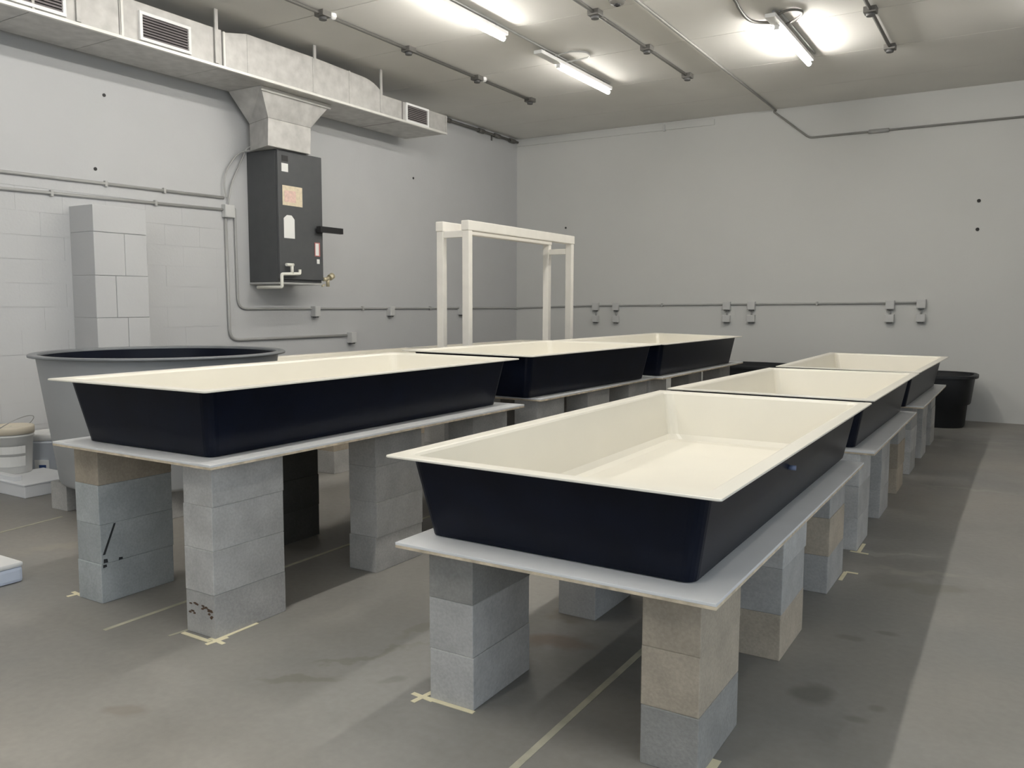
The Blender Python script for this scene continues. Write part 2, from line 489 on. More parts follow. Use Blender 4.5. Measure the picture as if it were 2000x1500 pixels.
BM = {k: block_mesh(k) for k in ('blk_grey', 'blk_light', 'blk_tan', 'blk_mint', 'blk_dark', 'blk_char')}
BGROUP = 'concrete blocks stacked under the trays'
def put_block(x, y, z, m, label, jitter=.003, rot=0.0, group=BGROUP):
    o = link('concrete_block', BM[m], None, (x + random.uniform(-jitter, jitter), y + random.uniform(-jitter, jitter), z))
    o.rotation_euler = (0, 0, rot + random.uniform(-.008, .008))
    return tag(o, label, 'concrete block', group)
LV = {3: ('bottom', 'middle', 'top'), 4: ('bottom', 'second lowest', 'third', 'top')}
def stack(xc, y0, n, mats, where):
    res = []
    for k in range(n):
        res.append(put_block(xc, y0 + BL / 2, k * BH, mats[k % len(mats)], f'concrete block, {LV[n][k]} of the {where}'))
    return res

g, l, tn, mt, dkk = 'blk_grey', 'blk_light', 'blk_tan', 'blk_mint', 'blk_dark'
# right row (3 high)
XRL, XRR = -1.682, -.862
right_rows = [('nearest', (2.33, 3.315, 4.24)), ('middle', (5.10, 5.97, 6.84)), ('farthest', (7.70, 8.58, 9.44))]
places = ('front', 'centre', 'back')
mats_r = [
    [((l, l, dkk)), ((dkk, tn, tn))], [((g, g, g)), ((tn, g, l))], [((g, l, g)), ((g, tn, g))],  # front left stack: top block darkened to stand in for the board's shade
    [((g, g, l)), ((l, g, l))], [((g, g, g)), ((g, g, g))], [((g, l, g)), ((tn, tn, g))],
    [((g, g, l)), ((g, l, g))], [((g, g, g)), ((l, g, l))], [((g, g, g)), ((g, l, l))]]
i = 0
for which, ys in right_rows:
    for pl, y in zip(places, ys):
        stack(XRL, y, 3, mats_r[i][0], f'{pl} left stack under the {which} tray, right row')
        stack(XRR, y, 3, mats_r[i][1], f'{pl} right stack under the {which} tray, right row')
        i += 1
# left row (4 high)
XLL, XLR = -3.767, -2.962
left_rows = [('nearest', (2.27, 3.31, 4.22)), ('middle', (5.02, 5.80, 6.60)), ('farthest', (7.08, 8.08, 9.08))]
mats_l = [
    [(mt, mt, mt, tn), (g, l, l, l)], [('blk_char',) * 4, (g, l, l, g)], [(l, l, tn, tn), (g, g, g, g)],
    [(g, g, l, l), (g, g, l, g)], [(g, g, g, g), (g, l, g, g)], [(g, g, g, l), (g, l, g, g)],
    [(g, g, g, g), (g, l, g, l)], [(g, g, g, g), (g, l, g, g)], [(g, g, g, g), (g, l, g, g)]]
i = 0
SA = SB = None
for which, ys in left_rows:
    for pl, y in zip(places, ys):
        a = stack(XLL, y, 4, mats_l[i][0], f'{pl} left stack under the {which} tray, left row')
        b = stack(XLR, y, 4, mats_l[i][1], f'{pl} right stack under the {which} tray, left row')
        if i == 0: SB, SA = a, b
        i += 1
# chips and marks on the two nearest left stacks
def flake(parent, name, m, quads):
    bm = MB()
    for q in quads:
        bm.bm.faces.new([bm.bm.verts.new(p) for p in q])
    r = bmesh.ops.extrude_face_region(bm.bm, geom=bm.bm.faces[:])
    bmesh.ops.translate(bm.bm, verts=[v for v in r['geom'] if isinstance(v, bmesh.types.BMVert)], vec=(.0012, 0, 0))
    return bm.build(name, m, parent)
hx = BW / 2 + .0005
flake(SB[1], 'crack', 'crack', [[(hx, -.19, .045), (hx, -.178, .045), (hx, -.118, .186), (hx, -.128, .186)]])
flake(SB[1], 'chip', 'crack', [[(hx, -.188, .006), (hx, -.165, .004), (hx, -.168, .022), (hx, -.186, .024)], [(hx, -.11, .001), (hx, -.088, .002), (hx, -.09, .012), (hx, -.108, .014)]])
flake(SB[0], 'chip', 'crack', [[(hx, -.188, .172), (hx, -.168, .174), (hx, -.17, .186), (hx, -.187, .187)]])
fy = -BL / 2 - .0006
bm = MB()
for (x0, x1, z0, z1) in ((-.066, -.02, .125, .137), (-.07, -.03, .085, .098), (.01, .05, .118, .132), (.045, .088, .112, .126), (.055, .09, .088, .104)):
    for _ in range(4):
        cx, cz = random.uniform(x0, x1), random.uniform(z0, z1)
        pts = [(cx + random.uniform(.5, 1) * (x1 - x0) * .33 * math.cos(q), cz + random.uniform(.5, 1) * (z1 - z0) * .42 * math.sin(q)) for q in [2 * math.pi * k / 7 for k in range(7)]]
        bm.loops([[(min(x, .0925), y, z) for (x, z) in pts] for y in (fy - .0008, fy + .002)], True, True)
bm.build('rust_mark', 'grime', SA[0])
# third row, behind the tank
XTL, XTR = -5.83, -4.98
third = [('nearer', (5.11, 5.98, 6.95)), ('farther', (7.72, 8.6, 9.5))]
for which, ys in third:
    for pl, y in zip(places, ys):
        for sd, xc in (('left', XTL), ('right', XTR)):
            stack(xc, y, 3, (g, tn, l), f'{pl} {sd} stack under the {which} tray behind the tank')

# ------------------------------------------------------------------ boards
def board(x0, x1, y0, y1, z, label):
    cx, cy = (x0 + x1) / 2, (y0 + y1) / 2
    hx_, hy_ = (x1 - x0) / 2, (y1 - y0) / 2
    o = MB().box(-hx_, hx_, -hy_, hy_, 0, .010, .0012).build('support_board', 'ply', None, (cx, cy, z))
    MB().box(-hx_, hx_, -hy_, hy_, .010, .02, .0015).build('painted_face', 'board_white', o)['label'] = 'white painted top face'
    return tag(o, label, 'board', 'support boards under the trays')
RB, LB = 3 * BH, 4 * BH
board(-1.852, -.697, 2.235, 4.74, RB, 'white topped plywood board under the nearest tray of the right row')
board(-1.85, -.695, 5.095, 7.25, RB, 'white topped plywood board under the middle tray of the right row')
board(-1.85, -.683, 7.66, 9.94, RB, 'white topped plywood board under the farthest tray of the right row')
board(-3.86, -2.745, 2.172, 4.63, LB, 'white topped plywood board under the nearest tray of the left row')
board(-3.86, -2.81, 4.965, 7.02, LB, 'white topped plywood board under the middle tray of the left row')
board(-3.86, -2.742, 7.06, 9.55, LB, 'white topped plywood board under the farthest tray of the left row')
board(-5.98, -4.82, 5.05, 7.45, RB, 'plywood board under the cream tray just behind the round tank')
board(-5.98, -4.82, 7.6, 10.0, RB, 'plywood board under the far cream tray of the row behind the tank')

# ------------------------------------------------------------------ trays
def rrect(x0, x1, y0, y1, r, z, n=5):
    pts = []
    for (cx, cy, a0) in ((x1 - r, y1 - r, 0), (x0 + r, y1 - r, 90), (x0 + r, y0 + r, 180), (x1 - r, y0 + r, 270)):
        for k in range(n + 1):
            a = math.radians(a0 + 90 * k / n)
            pts.append((cx + r * math.cos(a), cy + r * math.sin(a), z))
    return pts
def tray(corners, z0, h, label, fl=.05, inset=.112, spot=None):
    """corners of the rim: (front-left, front-right, back-right, back-left) as x, y"""
    xs = [c[0] for c in corners]; ys = [c[1] for c in corners]
    cx, cy = sum(xs) / 4, sum(ys) / 4
    W = ((corners[1][0] - corners[0][0]) + (corners[2][0] - corners[3][0])) / 2
    Lg = ((corners[3][1] - corners[0][1]) + (corners[2][1] - corners[1][1])) / 2
    a, b = W / 2, Lg / 2
    t = thing('flood_tray', label, 'tray', (cx, cy, z0), 'cream lined flood trays')
    def warp(p):
        # bilinear from the nominal rectangle to the measured corners
        u = (p[0] + a) / (2 * a); v = (p[1] + b) / (2 * b)
        X = (1 - u) * (1 - v) * corners[0][0] + u * (1 - v) * corners[1][0] + u * v * corners[2][0] + (1 - u) * v * corners[3][0]
        Y = (1 - u) * (1 - v) * corners[0][1] + u * (1 - v) * corners[1][1] + u * v * corners[2][1] + (1 - u) * v * corners[3][1]
        return (X - cx, Y - cy, p[2])
    def ring(d, r, z): return [warp(p) for p in rrect(-a + d, a - d, -b + d, b - d, r, z)]
    # outer shell: floor, flared sides, underside of the flange
    MB().loops([ring(inset + .02, .03, 0), ring(inset + .004, .04, .004), ring(inset, .045, .02), ring(fl + .012, .05, h - .016), ring(fl + .004, .05, h - .009), ring(.003, .012, h - .008)],
               cap0=True).build('shell', 'navy', t)['label'] = 'glossy navy black outside'
    # liner: rim and basin
    MB().loops([ring(.002, .012, h - .0085), ring(0, .012, h - .006), ring(.001, .012, h - .001), ring(.004, .012, h), ring(fl + .006, .05, h), ring(fl + .014, .05, h - .003), ring(fl + .020, .05, h - .012),
                ring(inset + .006, .055, .05), ring(inset + .026, .07, .022), ring(inset + .066, .08, .014)], cap1=True).build('liner', 'cream', t)['label'] = 'cream rim and basin'
    if spot:  # small round blue grey spot on the tray's side
        px, py, pz = spot
        MB().tube([(px - cx - .02, py - cy, pz - z0), (px - cx + .012, py - cy, pz - z0)], .010, 12).build('round_spot', 'spot', t)['label'] = 'small blue grey plug'
    return t
TZR, TZL = RB + .02, LB + .02
tray([(-1.918, 2.262), (-.689, 2.234), (-.697, 4.945), (-1.945, 4.955)], TZR, .300, 'cream lined navy tray nearest in the right row, basin open to view', spot=(-.757, 3.37, .782))
tray([(-1.945, 5.075), (-.700, 5.060), (-.695, 7.33), (-1.86, 7.26)], TZR, .302, 'cream lined navy tray in the middle of the right row')
tray([(-1.85, 7.44), (-.697, 7.40), (-.663, 9.86), (-1.88, 9.98)], TZR, .304, 'cream lined navy tray farthest in the right row, near the back wall')
tray([(-3.845, 2.15), (-2.758, 2.165), (-2.775, 4.62), (-3.92, 4.72)], TZL, .298, 'cream lined navy tray nearest in the left row, beside the round tank')
tray([(-3.98, 4.90), (-2.79, 4.80), (-2.715, 6.93), (-3.95, 7.08)], TZL, .303, 'cream lined navy tray in the middle of the left row, before the white frame')
tray([(-3.93, 7.16), (-2.71, 7.03), (-2.685, 9.30), (-3.95, 9.85)], TZL, .300, 'cream lined navy tray farthest in the left row, near the back wall')
tray([(-6.02, 5.02), (-4.80, 5.02), (-4.80, 7.48), (-6.02, 7.48)], TZR, .345, 'cream tray mostly hidden behind the round tank and the left row')
tray([(-6.02, 7.58), (-4.80, 7.58), (-4.80, 10.04), (-6.02, 10.04)], TZR, .345, 'cream tray almost hidden at the far left, behind the white frame')

# ------------------------------------------------------------------ round tank on blocks
TX, TY = -5.278, 3.798
tank = thing('round_tank', 'big round grey tank with a dark inside standing on blocks', 'tank', (TX, TY, BH))
MB().lathe([(.02, 0), (.66, 0), (.685, .012), (.692, .03), (.800, .865), (.803, .874)], 72).build('shell', 'tank', tank)
MB().lathe([(.790, .876), (.682, .05), (.66, .03), (.02, .025)], 72).build('liner', 'navy', tank)['label'] = 'black inside of the tank'
MB().lathe([(.788, .874), (.788, .888), (.793, .893), (.842, .893), (.850, .888), (.850, .876), (.800, .872)], 72).build('rim', 'tank_rim', tank)['label'] = 'dark grey flange round the top'
for (dx, dy, nm) in ((-.36, -.40, 'front left'), (.42, -.42, 'front right'), (-.42, .2, 'back left'), (.38, .2, 'back right')):
    put_block(TX + dx, TY + dy, 0, g, f'single concrete block under the {nm} of the round tank', group='concrete blocks under the round tank')

# ------------------------------------------------------------------ white frame
fr = thing('lumber_frame', 'tall white painted lumber frame standing between the left trays', 'frame', (-4.53, 7.385, 0))
x0, x1, y0, y1 = -.155, .135, -1.01, 1.01
pw = .075
for nm, x, y, top in (('leg', x1, y0, 2.10), ('leg', x0, y0, 2.10), ('leg', x1, y1, 2.10), ('leg', x0, y1, 2.10)):
    MB().box(x - pw / 2, x + pw / 2, y - pw / 2 * .8, y + pw / 2 * .8, 0, top, .006).build('leg', 'frame', fr)
for x in (x0, x1):
    MB().box(x - .042, x + .042, y0 - .04, y1 + .04, 2.10, 2.19, .008).build('top_beam', 'frame', fr)
for y, z in ((y0, 2.07), (y1, 2.02)):
    MB().box(x0 + .038, x1 - .038, y - .02, y + .02, z - .03, z + .03 if z < 2.05 else 2.10, .004).build('end_rail', 'frame', fr)

# ------------------------------------------------------------------ air duct along the left wall
DX0, DX1, DZ = -7.03, -6.38, 3.575
duct = thing('air_duct', 'long galvanised air duct hung along the top of the left wall', 'duct', (-6.7, 5.0, DZ))
def dl(x, y, z): return (x + 6.7, y - 5.0, z - DZ)
def duct_box(name, y0, y1, top, top1=None, m='galv', x1=DX1):
    t1 = top if top1 is None else top1
    return MB().hexa([dl(DX0, y0, DZ), dl(x1, y0, DZ), dl(DX0, y1, DZ), dl(x1, y1, DZ), dl(DX0, y0, top), dl(x1, y0, top), dl(DX0, y1, t1), dl(x1, y1, t1)]).build(name, m, duct)
for (a, b) in ((YF, 0.6), (.6, 2.1), (2.1, 3.6), (3.6, 4.30), (4.30, 5.32)):
    duct_box('duct_section', a + .003, b - .003, 3.905)
duct_box('transition', 5.323, 5.60, 3.885, 3.945, x1=DX1 + .012)['label'] = 'stepped transition to the taller middle section'
for (a, b) in ((5.603, 6.46), (6.463, 7.0)):
    duct_box('duct_section', a, b, 3.945, 3.945 if a < 6 else 3.93, x1=DX1 + .012)
# rounded shoulder
bm = MB()
prof = []
for k in range(9):
    a = math.pi / 2 * k / 8
    prof.append((7.18 + .38 * math.sin(a), 3.745 + .18 * math.cos(a)))
prof = [(7.003, DZ), (7.003, 3.93)] + prof + [(7.56, DZ)]
bm.loops([[dl(x, y, z) for (y, z) in prof] for x in (DX0, DX1 + .012)], True, True).build('shoulder', 'galv', duct)['label'] = 'rounded shoulder down to the low end section'
duct_box('duct_section', 7.563, 7.90, 3.80)
duct_box('duct_section', 7.93, 8.78, 3.80)
MB().hexa([dl(x, y, z) for z in (DZ, 3.80) for y in (7.9, 7.93) for x in (DX0 + .01, DX1 - .012)]).build('joint_collar', 'vent_dark', duct)
# bright flange along the lower front edge and upright seams
MB().box(*[v for v in (DX1 + 6.7 - .012, DX1 + 6.7 + .02)], YF - 5, 8.785 - 5, -.012, .014, .003).build('edge_flange', 'galv_bright', duct)['label'] = 'bright flange along the lower front edge'
for y in (.6, 2.1, 3.6, 4.32, 5.335, 6.46, 7.0, 8.775):
    MB().box(DX1 + 6.7 - .004, DX1 + 6.7 + .018, y - 5 - .01, y - 5 + .01, .012, (.32 if y < 5.4 else .36 if y < 7.1 else .222), .002).build('seam', 'galv_bright' if y in (5.335, 4.32) else 'galv', duct)
for y in (3.95, 5.25, 6.48, 7.52):
    for x in (DX1 + .006,):
        MB().box(x + 6.7, x + 6.7 + .014, y - 5 - .018, y - 5 + .018, .02, ZC - DZ + .004, .001).build('hanger_strap', 'galv', duct)
# grilles
def grille(yc, w_, h_, z0, label):
    t = thing('air_grille', label, 'air vent', (DX1, yc, z0), 'white framed grilles on the duct')
    fw = .026
    hw = w_ / 2
    bm = MB()
    bm.box(.0, .022, -hw, hw, 0, fw, .002).box(0, .022, -hw, hw, h_ - fw, h_, .002).box(0, .022, -hw, -hw + fw, fw, h_ - fw, .002).box(0, .022, hw - fw, hw, fw, h_ - fw, .002)
    bm.build('grille_frame', 'white', t)
    MB().box(.0, .004, -hw + fw, hw - fw, fw, h_ - fw).build('throat', 'vent_deep', t)
    n = 8
    for k in range(n):
        z = fw + (h_ - 2 * fw) * (k + .5) / n
        MB().hexa([(.004, -hw + fw, z + .004), (.018, -hw + fw, z - .010), (.004, hw - fw, z + .004), (.018, hw - fw, z - .010),
                   (.004, -hw + fw, z + .007), (.018, -hw + fw, z - .007), (.004, hw - fw, z + .007), (.018, hw - fw, z - .007)]).build('slat', 'vent_dark', t)
    return t
grille(4.725, .50, .235, 3.60, 'white framed grille with dark slats, left of the hanging strap on the duct')
grille(3.60, .50, .235, 3.60, 'white framed grille cut by the top left corner of the picture')
grille(8.185, .44, .222, 3.578, 'small white framed grille near the far right end of the duct')
# plenum dropping to the cabinet
pl = thing('duct_plenum', 'galvanised tapered plenum dropping from the duct to the dark cabinet', 'duct', (-6.8, 6.3, 3.0))
def pp(x, y, z): return (x + 6.8, y - 6.3, z - 3.0)
top_, mid_, bot_ = 3.573, 3.30, 3.022
MB().hexa([pp(-7.03, 6.19, mid_), pp(-6.62, 6.07, mid_), pp(-7.03, 6.66, mid_), pp(-6.62, 6.66, mid_),
           pp(-7.03, 5.93, top_), pp(-6.56, 5.93, top_), pp(-7.03, 6.90, top_), pp(-6.56, 6.90, top_)]).build('hopper', 'galv', pl)
MB().hexa([pp(-7.03, 6.19, bot_), pp(-6.62, 6.06, bot_), pp(-7.03, 6.65, bot_), pp(-6.62, 6.65, bot_),
           pp(-7.03, 6.19, mid_ - .003), pp(-6.62, 6.07, mid_ - .003), pp(-7.03, 6.66, mid_ - .003), pp(-6.62, 6.66, mid_ - .003)]).build('collar', 'galv', pl)
MB().box(.235, .25, 5.93 - 6.3, 6.90 - 6.3, .53, .573, .002).build('top_flange', 'galv_bright', pl)

# ------------------------------------------------------------------ charcoal cabinet
CX = -6.67
cab = thing('wall_cabinet', 'charcoal air handler cabinet hung on the left wall under the duct', 'cabinet', (CX, 6.55, 1.66))
def cl(x, y, z): return (x - CX, y - 6.55, z - 1.66)
b0, b1, c0z, c1z = 6.225, 6.865, 1.655, 3.02
MB().box(XL - CX, -.03, b0 - 6.55, b1 - 6.55, c0z - 1.66, c1z - 1.66, .006).build('body', 'charcoal', cab)
MB().box(-.028, 0, b0 - 6.55 + .002, b1 - 6.55 - .002, c0z - 1.66 + .03, c1z - 1.66, .006).build('front_panel', 'charcoal', cab)
MB().box(XL - CX, -.01, b0 - 6.55 - .004, b1 - 6.55 + .004, c0z - 1.66 - .022, c0z - 1.66 - .001, .003).build('base_rail', 'conduit', cab)
def sticker(name, y0, y1, z0, z1, m, lab=None, x=.0):
    o = MB().box(x, x + .003, y0 - 6.55, y1 - 6.55, z0 - 1.66, z1 - 1.66).build(name, m, cab)
    if lab: o['label'] = lab
    return o
sticker('sticker', 6.285, 6.37, 2.905, 2.965, 'black', 'black square badge')
sticker('sticker', 6.28, 6.37, 2.80, 2.885, 'paper', 'small white label')
s2 = sticker('sticker', 6.285, 6.565, 2.455, 2.66, 'tan_print', 'large tan and pink notice')
MB().box(.003, .0045, 6.31 - 6.55, 6.47 - 6.55, 2.49 - 1.66, 2.61 - 1.66).build('print_block', 'pink_print', s2)
o = MB()
pts = [(6.295, 2.115), (6.445, 2.115), (6.445, 2.315), (6.405, 2.355), (6.34, 2.355), (6.295, 2.32)]
o.loops([[cl(CX + x, y, z) for (y, z) in pts] for x in (.0005, .0035)], True, True).build('sticker', 'paper', cab)['label'] = 'tall white label with clipped corners'
s4 = sticker('sticker', 6.735, 6.815, 1.945, 2.095, 'red_print', 'narrow red and white label')
MB().box(.003, .0045, 6.745 - 6.55, 6.795 - 6.55, 1.955 - 1.66, 2.085 - 1.66).build('print_block', 'paper', s4)
sticker('sticker', 6.765, 6.805, 1.865, 1.915, 'paper', 'tiny white tag')
# lever handle
h = MB().tube([cl(CX - .002, 6.79, 2.225), cl(CX + .05, 6.79, 2.225)], .034, 12).build('handle', 'black', cab)
h['label'] = 'black lever handle pointing right'
MB().hexa([cl(CX + a, y, z) for (z, dz) in ((2.205, -.03), (2.268, .03)) for (y, q) in ((6.74, 0), (7.10, 1)) for a in ((.03, .09) if not q else (.04, .085))]).build('lever', 'black', h)
# white drain pipe at the foot
d = MB()
d.tube(arc_path([cl(-6.98, 6.20, 1.60), cl(-6.69, 6.20, 1.60), cl(-6.62, 6.205, 1.60), cl(-6.62, 6.205, 1.735), cl(-6.62, 6.46, 1.745), cl(-6.62, 6.46, 1.79)], .015, 3), .017, 10)
d.tube([cl(-6.62, 6.35, 1.74), cl(-6.62, 6.35, 1.845)], .017, 10).tube([cl(-6.62, 6.37, 1.835), cl(-6.62, 6.27, 1.835)], .017, 10)
d.build('drain_pipe', 'pvc', cab)['label'] = 'white plastic drain pipe with elbows'
v = MB()
v.tube([cl(-6.69, 6.88, 1.70), cl(-6.69, 6.95, 1.70)], .022, 10).tube([cl(-6.69, 6.95, 1.62), cl(-6.69, 6.95, 1.73)], .02, 10)
v.tube([cl(-6.69, 6.98, 1.72), cl(-6.69, 7.03, 1.745)], .035, 10).tube([cl(-6.69, 6.90, 1.64), cl(-6.69, 6.86, 1.625)], .012, 8)
v.build('drain_valve', 'brass', cab)['label'] = 'pale valve at the lower right corner'

# ------------------------------------------------------------------ conduits
WX = XL + .016
def conduit(name, pts, r, m, label, rad=.12, cat='conduit', clips=None, group='wall conduits'):
    o = MB().tube(arc_path(pts, rad), r, 8).build(name, m)
    tag(o, label, cat, group)
    if clips:
        for (c, axis) in clips:
            c = Vector(c)
            if axis == 'x': MB().box(c.x - .016, c.x + .016, c.y - .012, c.y + .012, c.z - .026, c.z + .026, .002).build('strap', m, o)
            else: MB().box(c.x - .012, c.x + .012, c.y - .016, c.y + .016, c.z - .026, c.z + .026, .002).build('strap', m, o)
    return o
conduit('wall_conduit', [(WX, -1, 2.42), (WX, 3.69, 2.484), (WX, 5.90, 2.514)], .014, 'conduit', 'upper of the two grey conduits running level on the left wall', clips=[((XL + .014, 4.6, 2.497), 'x'), ((XL + .014, 5.2, 2.505), 'x')])
conduit('wall_conduit', [(WX, -1, 2.25), (WX, 3.69, 2.349), (WX, 5.885, 2.392)], .014, 'conduit', 'lower of the two grey conduits running level on the left wall', clips=[((XL + .014, 4.1, 2.357), 'x'), ((XL + .014, 5.1, 2.377), 'x')])
conduit('wall_conduit', [(WX, 5.915, 2.31), (WX, 5.925, 1.045), (WX, 7.70, 1.042)], .016, 'conduit', 'grey conduit dropping from the wall box and bending low to the right')
conduit('wall_conduit', [(WX, 6.0, 2.42), (WX, 6.035, 2.42), (WX, 6.045, 1.372), (WX, YB - .016, 1.372), (-5.68, YB - .016, 1.412), (-3.61, YB - .016, 1.437), (-1.10, YB - .016, 1.462)], .013, 'conduit', 'long grey conduit round the corner from cabinet to back wall outlets', clips=[((XL + .014, 8.0, 1.372), 'x'), ((XL + .014, 9.4, 1.372), 'x'), ((-4.6, YB - .014, 1.425), 'y'), ((-2.4, YB - .014, 1.45), 'y')])
jb = thing('wall_junction_box', 'grey junction box on the left wall where the conduits meet', 'junction box', (XL, 5.942, 2.315))
MB().box(0, .06, -.062, .062, 0, .13, .004).build('body', 'box', jb)
MB().box(.06, .064, -.056, .056, .006, .124, .002).build('cover', 'box', jb)
c1 = MB().tube(spline([(XL + .05, 5.909, 2.51), (XL + .04, 5.894, 2.648), (XL + .04, 5.924, 2.781), (XL + .05, 6.02, 2.925), (XL + .06, 6.124, 3.008), (XL + .10, 6.23, 3.03)]), .008, 8).build('flexible_cable', 'conduit')
tag(c1, 'outer of the two thin cables looping up to the cabinet top', 'cable', 'cables beside the cabinet')
c2 = MB().tube(spline([(XL + .03, 5.947, 2.44), (XL + .03, 5.985, 2.634), (XL + .03, 6.063, 2.80), (XL + .04, 6.135, 2.941), (XL + .08, 6.19, 3.06), (-6.80, 6.20, 3.05), (-6.70, 6.24, 3.022)]), .008, 8).build('flexible_cable', 'conduit')
tag(c2, 'inner thin cable running up the cabinet side and over its top', 'cable', 'cables beside the cabinet')

def outlet(p, axis, w_, h_, d_, label, group='grey wall outlet boxes'):
    t = thing('outlet_box', label, 'outlet', p, group)
    if axis == 'x':
        MB().box(0, d_, -w_ / 2, w_ / 2, -h_ / 2, h_ / 2, .004).build('body', 'box', t)
        MB().box(d_ - .002, d_ + .004, -w_ / 2 + .006, w_ / 2 - .006, -h_ / 2 + .006, h_ / 2 - .006, .002).build('cover', 'box', t)
        MB().box(.01, d_ - .01, -w_ / 2 + .02, w_ / 2 - .02, -h_ / 2 - .014, -h_ / 2 + .002, .002).build('knockout', 'box_dark', t)
    else:
        MB().box(-w_ / 2, w_ / 2, -d_, 0, -h_ / 2, h_ / 2, .004).build('body', 'box', t)
        MB().box(-w_ / 2 + .006, w_ / 2 - .006, -d_ - .004, -d_ + .002, -h_ / 2 + .006, h_ / 2 - .006, .002).build('cover', 'box', t)
        MB().box(-w_ / 2 + .02, w_ / 2 - .02, -d_ + .01, -.01, -h_ / 2 - .014, -h_ / 2 + .002, .002).build('knockout', 'box_dark', t)
    return t
outlet((XL, 7.16, 1.34), 'x', .085, .12, .075, 'grey outlet box on the left wall below the cabinet')
outlet((XL, 8.52, 1.335), 'x', .085, .12, .075, 'grey outlet box on the left wall left of the white frame')
outlet((XL, 10.13, 1.335), 'x', .085, .12, .075, 'grey outlet box seen between the left legs of the white frame')
outlet((XL, 7.765, 1.015), 'x', .085, .13, .085, 'grey outlet box ending the low conduit on the left wall')
names = ('first', 'second', 'third', 'fourth', 'fifth', 'sixth')
for nm, x, zu, zl in zip(names, (-5.677, -5.335, -3.62, -3.272, -1.492, -1.131), (1.40, 1.40, 1.417, 1.42, 1.437, 1.45), (1.21, 1.21, 1.235, 1.24, 1.262, 1.27)):
    s_ = .095 if x < -5 else .105
    outlet((x, YB, zu), 'y', s_, .115, .07, f'upper grey outlet box, {nm} pair from the left on the back wall')
    outlet((x, YB, zl), 'y', s_, .10, .07, f'lower grey outlet box, {nm} pair from the left on the back wall')
    o = MB().tube([(x, YB - .02, zl + .04), (x, YB - .02, zu - .05)], .012, 8).build('conduit_nipple', 'conduit')
    tag(o, f'short conduit joining the {nm} pair of back wall outlet boxes', 'conduit', 'short conduits between outlet boxes')

# conduit where the left wall meets the ceiling
cc = MB().tube([(XL + .036, 9.6, 4.015), (XL + .036, YB - .04, 4.015)], .02, 8).build('corner_conduit', 'conduit_dark')
tag(cc, 'dark conduit in the angle of left wall and ceiling', 'conduit')
for y in (9.80, 10.66, 11.10, 11.55):
    MB().tube([(XL + .036, y - .07, 4.015), (XL + .036, y + .07, 4.015)], .034, 8).build('coupling', 'conduit_dark', cc)
MB().box(XL, XL + .012, 10.98, 11.01, 3.93, 4.02).build('drop_stub', 'conduit_dark', cc)

# ceiling runs of conduit with boxes
ZR = ZC - .022
def ceiling_run(x, ys, y_start, tone, side, bulbs=()):
    o = MB().tube([(x, y_start, ZR), (x, ys[-1], ZR)], .017, 8).build('ceiling_conduit', tone)
    tag(o, f'dark conduit run on the ceiling {side}', 'conduit', 'ceiling conduit runs')
    for k, y in enumerate(ys):
        nm = ('nearest', 'next', 'third', 'farthest')[k] if k < len(ys) - 1 else 'farthest'
        t = thing('ceiling_outlet', f'{nm} dark box on the ceiling conduit {side}', 'junction box', (x, y, ZC), 'ceiling outlet boxes')
        MB().box(-.055, .055, -.055, .055, -.05, .002, .006).build('body', 'conduit_dark', t)
        MB().tube([(0, 0, -.048), (0, 0, -.075)], .036, 12).build('socket', 'box_dark', t)
        if k in bulbs:
            MB().lathe([(.004, -.052), (.03, -.045), (.042, -.022), (.034, .004)], 14, cx=.03, cy=.09).build('porcelain_cap', 'white', t)['label'] = 'white cap beside the box'
ceiling_run(-5.585, (5.80, 7.04, 8.31, 9.53), -2.0, 'conduit_dark', 'nearest the air duct', bulbs=(0, 2))
ceiling_run(-3.455, (5.8, 7.05, 8.265, 9.47), -2.0, 'conduit_dark', 'in the middle of the ceiling')
ceiling_run(-1.32, (7.03, 8.25, 9.50), -2.0, 'conduit_dark', 'at the right of the lit strip light')
o = MB().tube([(-4.38, -1.5, ZC - .012), (-4.38, 9.35, ZC - .012)], .012, 8).build('ceiling_conduit', 'conduit')
tag(o, 'thin grey conduit joining the two left strip lights', 'conduit')
o = MB().tube([(-2.03, 7.9, ZC - .012), (-2.03, 9.36, ZC - .012)], .012, 8).build('ceiling_conduit', 'conduit')
tag(o, 'thin grey conduit above the right strip light', 'conduit')
o = MB().tube(arc_path([(-3.0, -1.0, ZC - .02), (-3.02, YB - .02, ZC - .02), (-3.055, YB - .02, 4.04), (-2.575, YB - .02, 3.645), (XR - .02, YB - .02, 3.645)], .05), .013, 8).build('long_pipe', 'conduit_mid')
tag(o, 'long grey pipe crossing the ceiling then slanting down the back wall', 'pipe')
MB().tube([(-1.84, YB - .02, 3.645), (-1.60, YB - .02, 3.645)], .026, 8).build('coupling', 'conduit', o)
o = MB().tube(spline([(-2.27, 6.6, ZC - .012), (-2.287, 7.35, ZC - .012), (-2.315, 7.6, ZC - .012), (-2.325, 7.84, ZC - .02), (-2.304, 7.98, ZC - .025), (-2.242, 8.05, ZC - .03), (-2.12, 8.045, ZC - .05)]), .015, 8).build('power_cable', 'conduit_dark')
tag(o, 'dark cable curving across the ceiling into the right strip light', 'cable')
o = MB().tube(spline([(-2.08, 7.93, ZC - .04), (-2.034, 7.903, ZC - .03), (-1.966, 7.867, ZC - .025), (-1.905, 7.889, ZC - .02), (-1.859, 7.962, ZC - .015), (-1.872, 8.063, ZC - .015), (-1.938, 8.135, ZC - .025), (-2.06, 8.19, ZC - .05)]), .012, 8).build('cable_loop', 'conduit_dark')
tag(o, 'loop of dark cable beside the right strip light', 'cable')
